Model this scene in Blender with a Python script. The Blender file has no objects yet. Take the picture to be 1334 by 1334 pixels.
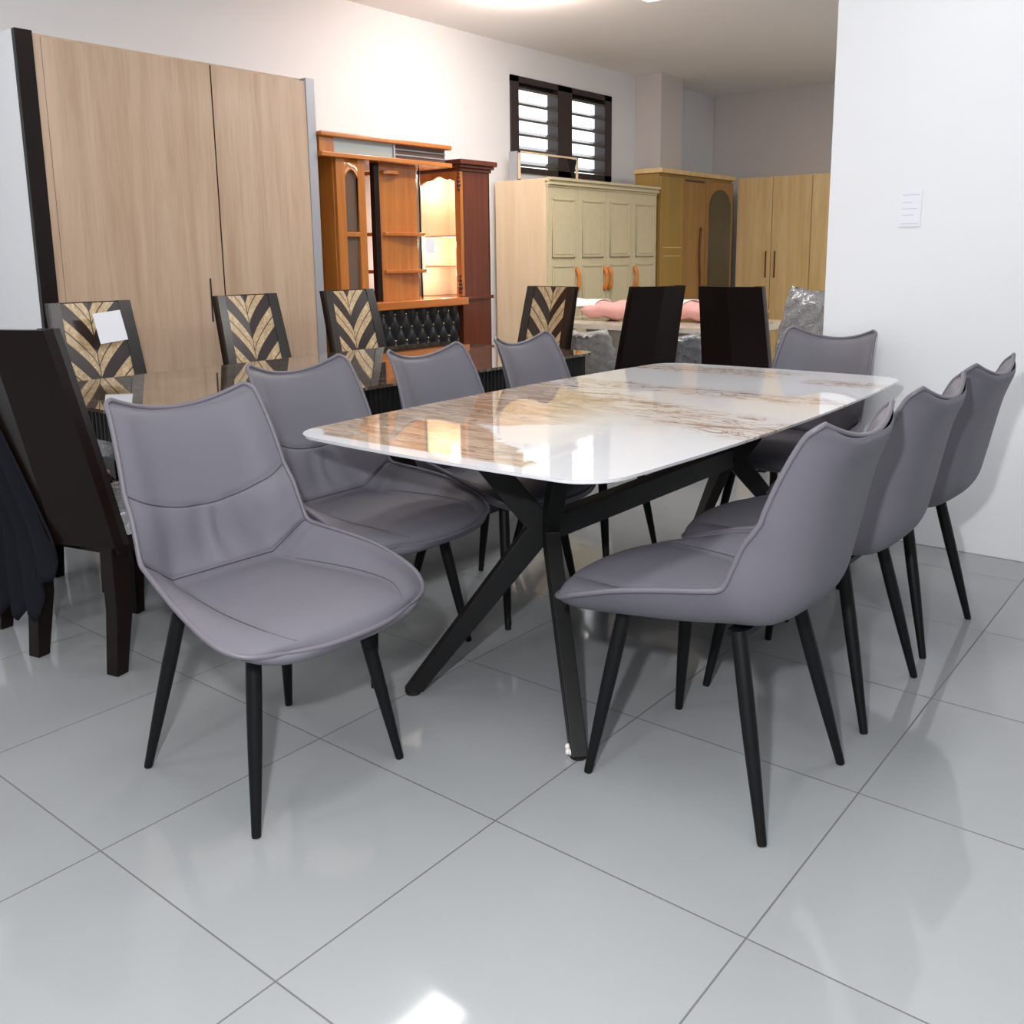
import bpy, bmesh, math, random
from mathutils import Vector, Matrix
random.seed(7)
SC = bpy.context.scene
COL = SC.collection
PI = math.pi

# ------------------------------------------------------------------ materials
def srgb(r, g, b):
    f = lambda c: (c / 255 / 12.92) if c / 255 <= 0.04045 else ((c / 255 + 0.055) / 1.055) ** 2.4
    return (f(r), f(g), f(b), 1.0)

class NT:
    """tiny node-graph helper"""
    def __init__(self, name):
        self.m = bpy.data.materials.new(name)
        self.m.use_nodes = True
        self.t = self.m.node_tree
        self.b = self.t.nodes['Principled BSDF']
        self.tc = None
    def n(self, ty): return self.t.nodes.new(ty)
    def put(self, sock, v):
        if v is None: return
        if isinstance(v, (int, float)):
            sock.default_value = v
        elif isinstance(v, (tuple, list)):
            sock.default_value = v
        else:
            self.t.links.new(v, sock)
    def obj(self):
        if self.tc is None: self.tc = self.n('ShaderNodeTexCoord')
        return self.tc.outputs['Object']
    def math(self, op, a, b=None, c=None, clamp=False):
        k = self.n('ShaderNodeMath'); k.operation = op; k.use_clamp = clamp
        self.put(k.inputs[0], a); self.put(k.inputs[1], b); self.put(k.inputs[2], c)
        return k.outputs[0]
    def xyz(self, v):
        k = self.n('ShaderNodeSeparateXYZ'); self.put(k.inputs[0], v); return k.outputs
    def comb(self, x, y, z):
        k = self.n('ShaderNodeCombineXYZ')
        for i, v in enumerate((x, y, z)): self.put(k.inputs[i], v)
        return k.outputs[0]
    def mapping(self, v, loc=(0, 0, 0), rot=(0, 0, 0), sc=(1, 1, 1)):
        k = self.n('ShaderNodeMapping'); self.put(k.inputs[0], v)
        k.inputs[1].default_value = loc; k.inputs[2].default_value = rot; k.inputs[3].default_value = sc
        return k.outputs[0]
    def noise(self, v, scale, detail=3, rough=0.5, dist=0.0):
        k = self.n('ShaderNodeTexNoise'); self.put(k.inputs['Vector'], v)
        k.inputs['Scale'].default_value = scale; k.inputs['Detail'].default_value = detail
        k.inputs['Roughness'].default_value = rough; k.inputs['Distortion'].default_value = dist
        return k.outputs['Fac']
    def mix(self, f, a, b):
        k = self.n('ShaderNodeMix'); k.data_type = 'RGBA'
        self.put(k.inputs[0], f); self.put(k.inputs[6], a); self.put(k.inputs[7], b)
        return k.outputs[2]
    def step(self, v, lo, hi):
        k = self.n('ShaderNodeMapRange'); k.interpolation_type = 'SMOOTHSTEP'
        self.put(k.inputs[0], v); k.inputs[1].default_value = lo; k.inputs[2].default_value = hi
        return k.outputs[0]
    def bump(self, h, strength=0.2, dist=0.01):
        k = self.n('ShaderNodeBump'); k.inputs['Strength'].default_value = strength
        k.inputs['Distance'].default_value = dist; self.put(k.inputs['Height'], h)
        self.t.links.new(k.outputs[0], self.b.inputs['Normal'])
    def done(self, color=None, rough=None, metal=None, spec=None, coat=None, coat_r=0.05):
        self.put(self.b.inputs['Base Color'], color); self.put(self.b.inputs['Roughness'], rough)
        self.put(self.b.inputs['Metallic'], metal); self.put(self.b.inputs['Specular IOR Level'], spec)
        if coat is not None:
            self.b.inputs['Coat Weight'].default_value = coat; self.b.inputs['Coat Roughness'].default_value = coat_r
        return self.m

def plain(name, c, rough=0.5, var=0.06, scale=14, spec=0.5, coat=None, metal=0.0, bump=0.0, bscale=120):
    g = NT(name)
    f = g.noise(g.obj(), scale, 3)
    d = tuple(x * (1 - var) for x in c[:3]) + (1,)
    l = tuple(min(1, x * (1 + var)) for x in c[:3]) + (1,)
    if bump: g.bump(g.noise(g.obj(), bscale, 4), bump, 0.002)
    return g.done(g.mix(f, d, l), rough, metal, spec, coat)

def wood(name, c1, c2, axis='z', rough=0.4, coat=0.3, fine=1.0, spec=0.4):
    g = NT(name)
    s = {'z': (9 * fine, 9 * fine, 0.55 * fine), 'y': (9 * fine, .55 * fine, 9 * fine), 'x': (.55 * fine, 9 * fine, 9 * fine)}[axis]
    v = g.mapping(g.obj(), sc=s)
    a = g.noise(v, 1.3, 4, 0.55, 0.6)
    b = g.noise(g.mapping(g.obj(), sc=tuple(k * 5 for k in s)), 2.2, 3)
    f = g.math('ADD', g.math('MULTIPLY', a, 0.75), g.math('MULTIPLY', b, 0.25))
    f = g.step(f, 0.3, 0.7)
    return g.done(g.mix(f, c1, c2), rough, 0, spec, coat, 0.15)

M = {}
M['leather'] = plain('grey_leatherette', srgb(108, 106, 115), 0.56, 0.03, 6, 0.3, bump=0.12, bscale=420)
M['seam'] = plain('seam_thread', srgb(74, 70, 80), 0.7)
M['pale_seam'] = plain('pale_seam_thread', srgb(128, 124, 133), 0.6)
M['piping'] = plain('grey_piping', srgb(106, 102, 111), 0.45, 0.03)
M['legblack'] = plain('black_powder_coat', srgb(13, 14, 16), 0.5, 0.1, 30, 0.25)
M['frameblack'] = plain('black_steel', srgb(14, 14, 15), 0.45, 0.1, 30, 0.3)
M['rubber'] = plain('black_rubber', srgb(16, 16, 16), 0.8)
M['white_wall'] = plain('white_paint', srgb(236, 238, 242), 0.55, 0.012, 3, 0.3)
M['grey_wall'] = plain('grey_white_paint', srgb(214, 208, 207), 0.6, 0.015, 3, 0.3)
M['far_wall'] = plain('dim_showroom_wall', srgb(150, 150, 152), 0.8, 0.02, 3)
M['ceiling'] = plain('ceiling_paint', srgb(245, 245, 245), 0.8, 0.01, 3)
M['darkwood'] = plain('dark_brown_lacquer', srgb(26, 17, 15), 0.28, 0.12, 8, 0.22)
M['post'] = plain('glossy_dark_lacquer', srgb(30, 21, 20), 0.25, 0.1, 8, 0.8)
M['blacktable'] = plain('black_lacquer', srgb(15, 15, 17), 0.45, 0.1, 8, 0.35)
M['orange_wood'] = wood('honey_varnished_wood', srgb(172, 98, 34), srgb(200, 126, 54), 'z', 0.25, 0.6)
M['orange_wood_y'] = wood('honey_varnished_wood_rail', srgb(180, 100, 36), srgb(206, 128, 56), 'y', 0.25, 0.6)
M['red_wood'] = wood('red_brown_varnished_wood', srgb(84, 38, 22), srgb(108, 52, 32), 'z', 0.4, 0.15)
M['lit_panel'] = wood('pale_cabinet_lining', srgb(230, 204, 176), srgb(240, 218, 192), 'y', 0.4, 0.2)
M['panel_wood'] = wood('light_oak_laminate', srgb(184, 155, 130), srgb(208, 183, 160), 'z', 0.35, 0.2, 0.8)
M['pale_wood'] = wood('pale_maple_laminate', srgb(232, 205, 170), srgb(243, 220, 188), 'z', 0.4, 0.2)
M['cream'] = plain('cream_laminate', srgb(206, 194, 160), 0.45, 0.08, 24, 0.4)
M['ochre'] = wood('ochre_laminate', srgb(150, 118, 58), srgb(168, 136, 72), 'z', 0.35, 0.3, 0.7)
M['ochre_door'] = wood('brown_ochre_laminate', srgb(146, 104, 54), srgb(166, 124, 70), 'z', 0.35, 0.3, 0.9)
M['oak'] = wood('yellow_oak_laminate', srgb(212, 176, 118), srgb(234, 204, 150), 'z', 0.35, 0.3, 0.9)
M['handle_orange'] = plain('amber_handle', srgb(206, 124, 52), 0.3)
M['aluminium'] = plain('aluminium_trim', srgb(176, 178, 186), 0.35, 0.04, 10, 0.5, metal=0.3)
M['tufted'] = plain('black_tufted_leather', srgb(22, 26, 32), 0.32, 0.1, 20, 0.5)
M['gold'] = plain('gold_button', srgb(214, 190, 130), 0.25, 0.05, metal=0.8)
M['paper'] = plain('white_paper', srgb(236, 238, 246), 0.7, 0.01)
M['ink'] = plain('grey_print', srgb(206, 209, 216), 0.8)
M['pink'] = plain('pink_fabric', srgb(214, 160, 154), 0.75, 0.16, 14, bump=0.5, bscale=60)
M['whitecloth'] = plain('white_wrap', srgb(236, 232, 228), 0.4, 0.05, 9)
M['darkcloth'] = plain('black_smear_cloth', srgb(24, 25, 32), 0.9, 0.15, 9, 0.2)
M['winframe'] = plain('dark_window_frame', srgb(52, 40, 40), 0.4)
M['mirror'] = plain('smoked_mirror', srgb(92, 88, 74), 0.12, 0.03, metal=0.6)
M['glass_dark'] = plain('smoked_cabinet_glass', srgb(112, 92, 80), 0.1, 0.08, 5)
M['glass_grey'] = plain('grey_canopy_glass', srgb(178, 186, 184), 0.08, 0.05, 5)
M['greyfabric'] = plain('grey_wrapped_fabric', srgb(112, 114, 118), 0.5, 0.12, 10)

def plastic_wrap(name, c):
    g = NT(name)
    v = g.obj()
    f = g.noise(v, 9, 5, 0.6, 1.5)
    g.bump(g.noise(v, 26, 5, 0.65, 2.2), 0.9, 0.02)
    hi = g.step(g.noise(v, 26, 5, 0.75, 3.0), 0.55, 0.66)  # crinkle highlights painted into the wrap colour
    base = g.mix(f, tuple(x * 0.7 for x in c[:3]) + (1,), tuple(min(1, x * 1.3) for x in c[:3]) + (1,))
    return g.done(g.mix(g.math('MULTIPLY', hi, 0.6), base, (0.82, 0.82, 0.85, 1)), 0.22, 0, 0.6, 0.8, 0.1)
M['plastic'] = plastic_wrap('plastic_wrapped_grey', srgb(134, 136, 141))
M['plastic_light'] = plastic_wrap('plastic_wrapped_pale', srgb(164, 163, 162))

def glass_mat():
    g = NT('clear_louvre_glass')
    g.b.inputs['Transmission Weight'].default_value = 0.9
    return g.done((0.85, 0.88, 0.88, 1), 0.15)
M['glass'] = glass_mat()

M['slat'] = plain('tinted_louvre_slat', srgb(96, 94, 92), 0.25, 0.05, 5)

def emit(name, c, s):
    g = NT(name)
    g.b.inputs['Emission Color'].default_value = c
    g.b.inputs['Emission Strength'].default_value = s
    return g.done(c, 0.5)
M['tube'] = emit('lamp_diffuser', (1, 0.98, 0.95, 1), 2.5)
M['warmlamp'] = emit('warm_cabinet_lamp', (1, 0.78, 0.5, 1), 6)

def floor_mat():
    g = NT('polished_porcelain_tile')
    x, y, z = g.xyz(g.obj())
    def line(a):
        q = g.math('FRACT', g.math('ADD', g.math('DIVIDE', a, 0.6), 100.5))
        return g.math('ABSOLUTE', g.math('SUBTRACT', q, 0.5))
    d = g.math('MINIMUM', line(x), line(y))
    grout = g.math('SUBTRACT', 1.0, g.step(d, 0.0022, 0.0040))
    cell = g.comb(g.math('FLOOR', g.math('DIVIDE', x, 0.6)), g.math('FLOOR', g.math('DIVIDE', y, 0.6)), 0.0)
    w = g.n('ShaderNodeTexWhiteNoise'); g.put(w.inputs['Vector'], cell)
    f = g.math('ADD', g.math('MULTIPLY', g.noise(g.obj(), 1.4, 4), 0.6), g.math('MULTIPLY', w.outputs['Value'], 0.4))
    base = g.mix(f, srgb(150, 153, 155), srgb(162, 165, 167))
    col = g.mix(g.math('MULTIPLY', grout, 0.72), base, srgb(72, 68, 64))
    rough = g.math('ADD', 0.07, g.math('MULTIPLY', grout, 0.6))
    g.bump(g.math('SUBTRACT', 1.0, grout), 0.3, 0.002)
    return g.done(col, rough, 0, 0.55)
M['floor'] = floor_mat()

TX, TY = 0.222, 1.857       # dining table centre
def marble_mat():
    g = NT('white_sintered_stone_with_brown_veins')
    o = g.obj()
    p = g.mapping(o, loc=(TX, TY, 0))
    x, y, z = g.xyz(p)
    w1 = g.noise(p, 5, 5, 0.6)
    w2 = g.noise(g.mapping(p, loc=(3, 7, 0)), 5, 5, 0.6)
    wx = g.math('ADD', x, g.math('MULTIPLY', g.math('SUBTRACT', w1, 0.5), 0.22))
    wy = g.math('ADD', y, g.math('MULTIPLY', g.math('SUBTRACT', w2, 0.5), 0.22))
    # big brown slab patch across the near left corner
    def lin(c0, cx_, cy_): return g.math('ADD', g.math('ADD', c0, g.math('MULTIPLY', wx, cx_)), g.math('MULTIPLY', wy, cy_))
    lobe = g.math('MULTIPLY', g.step(lin(1.22, -.55, -1.0), 0, .02), g.step(lin(1.50, -1.3, -1.0), 0, .02))
    upper = g.math('MULTIPLY', g.step(lin(-1.16, -.55, 1.0), 0, .02), g.step(lin(1.88, -.6, -1.0), 0, .06))
    upper = g.math('MULTIPLY', upper, g.math('SUBTRACT', 1.0, g.math('MULTIPLY', g.step(wx, 0.0, .38), .9)))
    inA = g.math('MAXIMUM', lobe, upper)
    cd = g.math('SQRT', g.math('ADD', g.math('POWER', g.math('ADD', wx, 0.30), 2), g.math('POWER', g.math('SUBTRACT', wy, 0.76), 2)))
    inA = g.math('MULTIPLY', inA, g.step(cd, 0.13, 0.145))
    inA = g.math('MULTIPLY', inA, g.step(y, 0.822, 0.832))
    st = g.mapping(p, rot=(0, 0, -0.65), sc=(2.2, 9, 1))
    s1 = g.noise(st, 1.6, 6, 0.62, 1.2)
    s2 = g.noise(g.mapping(st, loc=(5, 2, 0)), 3.2, 6, 0.65, 1.5)
    tan = g.mix(g.step(s1, 0.36, 0.62), srgb(176, 144, 114), srgb(208, 190, 170))
    tan = g.mix(g.step(s2, 0.52, 0.66), tan, srgb(138, 128, 122))
    tan = g.mix(g.step(s2, 0.30, 0.40), srgb(150, 112, 84), tan)
    # vein bands
    vn = g.noise(g.mapping(p, rot=(0, 0, -0.35), sc=(2.0, 7.0, 1)), 1.9, 7, 0.66, 1.6)
    ridge = g.math('ABSOLUTE', g.math('SUBTRACT', vn, 0.5))
    thin = g.math('SUBTRACT', 1.0, g.step(ridge, 0.004, 0.028))
    thick = g.step(g.noise(g.mapping(p, loc=(1, 4, 0), rot=(0, 0, -0.35), sc=(2, 7, 1)), 1.7, 7, 0.7, 1.0), 0.53, 0.61)
    def gauss(v, s): return g.math('POWER', 2.718, g.math('MULTIPLY', g.math('POWER', g.math('DIVIDE', v, s), 2), -1.0))
    bB = gauss(g.math('SUBTRACT', g.math('ADD', wy, g.math('MULTIPLY', wx, 0.38)), 1.86), 0.15)
    bC = g.math('MULTIPLY', gauss(g.math('SUBTRACT', wy, 2.16), 0.10), 0.75)
    bD = g.math('MULTIPLY', gauss(g.math('SUBTRACT', wy, 2.76), 0.10), g.math('SUBTRACT', 1.0, g.step(wx, 0.25, 0.45)))
    bE = g.math('MULTIPLY', gauss(g.math('SUBTRACT', wy, 2.62), 0.07), g.step(wx, 0.4, 0.6))
    band = g.math('MAXIMUM', g.math('MAXIMUM', bB, bC), g.math('MAXIMUM', bD, bE))
    vein = g.math('MULTIPLY', g.math('MAXIMUM', thin, g.math('MULTIPLY', thick, 0.9)), g.step(band, 0.18, 0.6))
    white = g.mix(g.noise(p, 2.5, 4), srgb(224, 225, 230), srgb(238, 238, 240))
    warm = g.mix(g.math('MULTIPLY', band, 0.45), white, srgb(222, 208, 192))
    vc = g.mix(s1, srgb(128, 92, 66), srgb(190, 150, 118))
    col = g.mix(g.math('MULTIPLY', vein, 0.9), warm, vc)
    col = g.mix(inA, col, tan)
    return g.done(col, 0.04, 0, 0.55, 0.3, 0.02)
M['marble'] = marble_mat()

def darkmarble_mat():
    g = NT('dark_brown_glossy_marble')
    p = g.obj()
    f = g.noise(g.mapping(p, rot=(0, 0, 0.5), sc=(4, 1.5, 1)), 2.2, 6, 0.6, 1.4)
    v = g.math('SUBTRACT', 1.0, g.step(g.math('ABSOLUTE', g.math('SUBTRACT', f, 0.5)), 0.004, 0.02))
    col = g.mix(f, srgb(52, 44, 38), srgb(96, 82, 70))
    col = g.mix(g.math('MULTIPLY', v, 0.6), col, srgb(170, 158, 140))
    return g.done(col, 0.04, 0, 0.8, 0.8, 0.02)
M['darkmarble'] = darkmarble_mat()
def palemarble_mat():
    g = NT('pale_beige_marble')
    f = g.noise(g.obj(), 3, 6, 0.6, 1.4)
    return g.done(g.mix(f, srgb(206, 196, 180), srgb(228, 220, 206)), 0.1, 0, 0.5)
M['palemarble'] = palemarble_mat()

def leaf_mat():
    """burl veneer leaves rising from the centre line, on dark lacquer"""
    g = NT('leaf_inlay_veneer')
    x, y, z = g.xyz(g.obj())
    ay = g.math('ABSOLUTE', y)
    # bands rise away from the centre and flatten outwards
    rise = g.math('MULTIPLY', g.math('POWER', g.math('DIVIDE', ay, 0.135), 0.74), 0.175)
    t = g.math('FRACT', g.math('ADD', g.math('DIVIDE', g.math('SUBTRACT', z, rise), 0.19), 10.30))
    light = g.math('MULTIPLY', g.step(t, 0.02, 0.035), g.math('SUBTRACT', 1.0, g.step(t, 0.585, 0.60)))
    mid = g.math('SUBTRACT', 1.0, g.step(g.math('ABSOLUTE', g.math('SUBTRACT', t, 0.30)), 0.014, 0.026))
    light = g.math('MULTIPLY', light, g.math('SUBTRACT', 1.0, mid))
    light = g.math('MULTIPLY', light, g.step(ay, 0.0012, 0.003))
    burl = g.noise(g.obj(), 34, 6, 0.7, 2.0)
    blk = g.noise(g.mapping(g.obj(), sc=(30, 30, 12)), 1.0, 2)
    col = g.mix(g.step(burl, 0.3, 0.7), srgb(172, 140, 98), srgb(226, 204, 166))
    col = g.mix(g.math('MULTIPLY', g.step(blk, 0.45, 0.6), 0.25), col, srgb(150, 116, 78))
    g.b.inputs['IOR'].default_value = 1.5
    return g.done(g.mix(light, srgb(44, 32, 30), col), 0.28, 0, 0.7, 0.0, 0.15)
M['leaf'] = leaf_mat()

# ------------------------------------------------------------------ mesh helpers
class MB:
    def __init__(self): self.v = []; self.f = []
    def add(self, vs, fs):
        o = len(self.v); self.v += [tuple(p) for p in vs]; self.f += [tuple(i + o for i in q) for q in fs]; return self
    def box(self, x0, x1, y0, y1, z0, z1, mat=None):
        vs = [Vector((x, y, z)) for z in (z0, z1) for y in (y0, y1) for x in (x0, x1)]
        if mat: vs = [mat @ p for p in vs]
        return self.add(vs, [(0, 2, 3, 1), (4, 5, 7, 6), (0, 1, 5, 4), (2, 6, 7, 3), (0, 4, 6, 2), (1, 3, 7, 5)])
    def hexa(self, a, b):
        """two quads (lists of 4 points) joined"""
        return self.add(list(a) + list(b), [(3, 2, 1, 0), (4, 5, 6, 7), (0, 1, 5, 4), (1, 2, 6, 5), (2, 3, 7, 6), (3, 0, 4, 7)])
    def prism(self, poly, d, mapper):
        """poly 2-D, extruded between d[0], d[1]; mapper(u, v, w) -> xyz"""
        n = len(poly)
        vs = [mapper(u, v, d[0]) for u, v in poly] + [mapper(u, v, d[1]) for u, v in poly]
        fs = [tuple(range(n))[::-1], tuple(range(n, 2 * n))] + [(i, (i + 1) % n, n + (i + 1) % n, n + i) for i in range(n)]
        return self.add(vs, fs)
    def tube(self, pts, r, n=10, cap=True, closed=False):
        pts = [Vector(p) for p in pts]; m = len(pts)
        rs = r if isinstance(r, (list, tuple)) else [r] * m
        up = None; rings = []
        for i, p in enumerate(pts):
            a = pts[i - 1] if (i or closed) else p; b = pts[(i + 1) % m] if (i < m - 1 or closed) else p
            t = (b - a).normalized()
            if up is None:
                up = t.orthogonal().normalized()
            up = (up - t * up.dot(t)).normalized()
            s = t.cross(up)
            rings.append([p + (up * math.cos(2 * PI * k / n) + s * math.sin(2 * PI * k / n)) * rs[i] for k in range(n)])
        vs = [q for ring in rings for q in ring]; fs = []
        for i in range(m if closed else m - 1):
            j = (i + 1) % m
            for k in range(n):
                l = (k + 1) % n
                fs.append((i * n + k, i * n + l, j * n + l, j * n + k))
        if cap and not closed:
            fs += [tuple(range(n))[::-1], tuple((m - 1) * n + k for k in range(n))]
        return self.add(vs, fs)
    def grid(self, rows, flip=False):
        h = len(rows); w = len(rows[0])
        vs = [p for r in rows for p in r]; fs = []
        for i in range(h - 1):
            for j in range(w - 1):
                q = (i * w + j, i * w + j + 1, (i + 1) * w + j + 1, (i + 1) * w + j)
                fs.append(q[::-1] if flip else q)
        return self.add(vs, fs)
    def ball(self, c, r, n=8, m=6, sc=(1, 1, 1)):
        rows = []
        for i in range(m + 1):
            a = PI * i / m
            rows.append([(c[0] + sc[0] * r * math.sin(a) * math.cos(2 * PI * k / n), c[1] + sc[1] * r * math.sin(a) * math.sin(2 * PI * k / n), c[2] + sc[2] * r * math.cos(a)) for k in range(n + 1)])
        return self.grid(rows, True)
    def build(self, name, mat, parent=None, smooth=False, bevel=0.0, seg=2, angle=40, weld=True):
        me = bpy.data.meshes.new(name); me.from_pydata(self.v, [], self.f)
        if weld or True:
            bm = bmesh.new(); bm.from_mesh(me)
            if weld: bmesh.ops.remove_doubles(bm, verts=bm.verts, dist=1e-5)
            bmesh.ops.recalc_face_normals(bm, faces=bm.faces)
            bm.to_mesh(me); bm.free()
        me.materials.append(M[mat] if isinstance(mat, str) else mat)
        o = bpy.data.objects.new(name, me); COL.objects.link(o)
        if parent: o.parent = parent
        if smooth:
            me.polygons.foreach_set('use_smooth', [True] * len(me.polygons))
            if smooth == 'angle':
                try: me.set_sharp_from_angle(angle=math.radians(angle))
                except Exception: pass
        if bevel:
            b = o.modifiers.new('Bevel', 'BEVEL'); b.width = bevel; b.segments = seg; b.limit_method = 'ANGLE'; b.angle_limit = math.radians(35)
            me.polygons.foreach_set('use_smooth', [True] * len(me.polygons))
            b.harden_normals = True
        return o

def tag(o, label, cat, group=None):
    o['label'] = label; o['category'] = cat
    if group: o['group'] = group
    return o
def thing(name, label, cat, loc=(0, 0, 0), rz=0.0, group=None):
    o = bpy.data.objects.new(name, None); COL.objects.link(o)
    o.empty_display_size = 0.1
    o.location = loc; o.rotation_euler = (0, 0, rz)
    return tag(o, label, cat, group)
def struct(o): o['kind'] = 'structure'; return o
KIDS = {}
def copy_tree(o, parent=None):
    c = o.copy(); COL.objects.link(c)
    if parent: c.parent = parent
    for ch in [k for k in bpy.data.objects if k.parent == o]: copy_tree(ch, c)
    return c

def catmull(keys, n):
    """sample a list of equal-length tuples at n points"""
    m = len(keys); out = []
    for i in range(n):
        s = i / (n - 1) * (m - 1); k = min(int(s), m - 2); t = s - k
        P = [keys[max(k - 1, 0)], keys[k], keys[k + 1], keys[min(k + 2, m - 1)]]
        out.append(tuple(0.5 * (2 * b + (c - a) * t + (2 * a - 5 * b + 4 * c - d) * t * t + (3 * b - a - 3 * c + d) * t ** 3) for a, b, c, d in zip(*P)))
    return out

# ------------------------------------------------------------------ room shell
FX0, FX1, FY0, FY1, CZ = -3.4, 6.0, -5.0, 9.4, 3.0
fl = struct(MB().box(FX0 - .2, FX1, FY0, FY1 + .2, -0.1, 0).build('floor', 'floor'))
ce = struct(MB().box(FX0 - .2, FX1, FY0, FY1 + .2, CZ, CZ + .1).build('ceiling', 'ceiling'))
struct(MB().box(FX0 - .2, FX1, FY0 - .2, FY0, 0, CZ).build('wall_front', 'far_wall'))
struct(MB().box(FX1, FX1 + .2, FY0 - .2, FY1 + .2, 0, CZ).build('wall_side', 'far_wall'))
# left wall with the louvre window opening
WY0, WY1, WZ0, WZ1 = 5.66, 7.22, 1.95, 2.75
w = MB()
w.box(-3.6, -3.4, FY0, WY0, 0, CZ).box(-3.6, -3.4, WY1, FY1 + .2, 0, CZ)
w.box(-3.6, -3.4, WY0, WY1, 0, WZ0).box(-3.6, -3.4, WY0, WY1, WZ1, CZ)
struct(w.build('wall_left', 'white_wall'))
struct(MB().box(-3.4, FX1, FY1, FY1 + .2, 0, CZ).build('wall_back', 'grey_wall'))
struct(MB().box(0.293, FX1, 3.255, 3.42, 0, CZ).build('wall_right', 'white_wall', bevel=0.004))
struct(MB().box(-3.4, -3.1, 7.68, 8.12, 0, CZ).build('wall_corner', 'grey_wall'))
win = struct(MB()
    .box(-3.5, -3.38, WY0, WY0 + .10, WZ0, WZ1).box(-3.5, -3.38, WY1 - .12, WY1, WZ0, WZ1)
    .box(-3.5, -3.38, 6.33, 6.55, WZ0, WZ1).box(-3.5, -3.38, WY0, WY1, WZ1 - .05, WZ1).box(-3.5, -3.38, WY0, WY1, WZ0, WZ0 + .05)
    .build('window_1', 'winframe'))
for y0, y1 in ((WY0 + .1, 6.33), (6.55, WY1 - .12)):
    for k in range(6):
        z = WZ0 + .09 + k * .126
        rot = Matrix.Translation((-3.44, 0, z)) @ Matrix.Rotation(math.radians(22), 4, 'Y')
        MB().box(-.055, .055, y0, y1, -.010, .010, rot).build('louvre_slat', 'slat', win)

# unseen ceiling fluorescent fittings, added out of view to light the showroom
lamp_spots = [(1.0, 0.2), (1.0, 2.0), (3.6, 0.2), (-2.2, 0.1), (-1.4, 2.6), (-1.6, 4.5), (1.6, 5.4), (1.6, 7.6), (1.0, -2.4), (-1.4, -2.2), (3.6, -2.4)]
def make_lamp():
    t = thing('unseen_ceiling_light', 'x', 'ceiling light', (0, 0, CZ), 0, 'unseen ceiling light fittings')
    MB().box(-.14, .14, -.62, .62, -.05, 0).build('housing', 'white_wall', t, bevel=.004)
    MB().box(-.12, .12, -.60, .60, -.062, -.05).build('diffuser', 'tube', t)
    return t
lamp0 = make_lamp()
for i, (x, y) in enumerate(lamp_spots):
    t = lamp0 if i == 0 else copy_tree(lamp0)
    t.location = (x, y, CZ)
    t['label'] = 'unseen white fluorescent fitting added on the showroom ceiling'

# ------------------------------------------------------------------ grey dining chair
#        inner (x,z)      edge (x,z,halfwidth)   outer (x,z)
KEY = [(.356, .436, .320, .439, .170, .356, .432),
       (.342, .461, .300, .446, .238, .337, .410),
       (.298, .475, .262, .459, .274, .300, .400),
       (.236, .480, .208, .481, .289, .230, .402),
       (.120, .477, .100, .514, .285, .120, .412),
       (.000, .474, -.010, .534, .264, .000, .423),
       (-.090, .474, -.088, .545, .246, -.100, .436),
       (-.155, .480, -.128, .556, .237, -.195, .452),
       (-.192, .530, -.150, .600, .232, -.258, .515),
       (-.216, .610, -.172, .655, .228, -.282, .605),
       (-.230, .655, -.200, .700, .224, -.296, .680),
       (-.270, .780, -.238, .800, .215, -.318, .785),
       (-.306, .848, -.277, .880, .206, -.342, .852),
       (-.327, .866, -.300, .905, .2005, -.342, .868),
       (-.335, .872, -.309, .914, .182, -.340, .873)]
NR, NU = 66, 41
ROW = catmull(KEY, NR)
def rowat(s):
    f = s / (len(KEY) - 1) * (NR - 1); k = min(int(f), NR - 2); t = f - k
    return tuple(a * (1 - t) + b * t for a, b in zip(ROW[k], ROW[k + 1]))
def seam_s(u): return 10.05 - .42 * (1 - u * u)
def inner(s, u):
    cx, cz, ex, ez, hw, ox, oz = rowat(s)
    a = abs(u)
    q = max(0, min(1, (8.9 - s) / 1.9)); seat = q * q * (3 - 2 * q)
    rise = max(0, (a - .60) / .40) ** (1.25 if s < 6 else 1.05)
    zs = cz + (ez - cz) * rise - 0.008 * math.sin(PI * min(1, a / .6)) * (0 if a > .6 else 1) * 0
    xs = cx + (ex - cx) * (a ** 2.2 if s < 5 else (max(0, (a - .56) / .44) if s >= 6 else a ** 2.2 * (6 - s) + max(0, (a - .56) / .44) * (s - 5)))
    zb = cz + (ez - cz) * a ** 2.0; xb = cx + (ex - cx) * a ** 1.9
    x = xs * seat + xb * (1 - seat); z = zs * seat + zb * (1 - seat)
    # soft crown of the seat pad and edge padding
    if s < 7:
        z += 0.010 * max(0, 1 - (a / .62) ** 2) * math.sin(PI * min(1, max(0, s / 7))) 
        z += 0.006 * math.exp(-((a - .82) / .12) ** 2) * min(1, s / 2)
        z -= 0.004 * math.exp(-((a - .62) / .03) ** 2) * min(1, s / 2)
    else:
        x += 0.010 * math.exp(-((a - .80) / .16) ** 2) * min(1, (s - 7) / 1) * max(0, min(1, (13.6 - s) / 1.0))
        # pleats gathered below the seam
        if 7.1 < s < 10:
            am = math.sin(PI * (s - 7.1) / 2.9) * math.exp(-(a / .62) ** 4)
            x += 0.0050 * am * math.sin(15 * u + 2.2 * (s - 7) * (u > 0) + .5) * (1 + .5 * math.sin(6 * u + 1))
        x -= 0.004 * math.exp(-((s - seam_s(u)) / .10) ** 2)
        x -= 0.010 * math.exp(-((s - 7.05) / .18) ** 2) * (a < .97)
    return Vector((x, hw * u, z))
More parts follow.
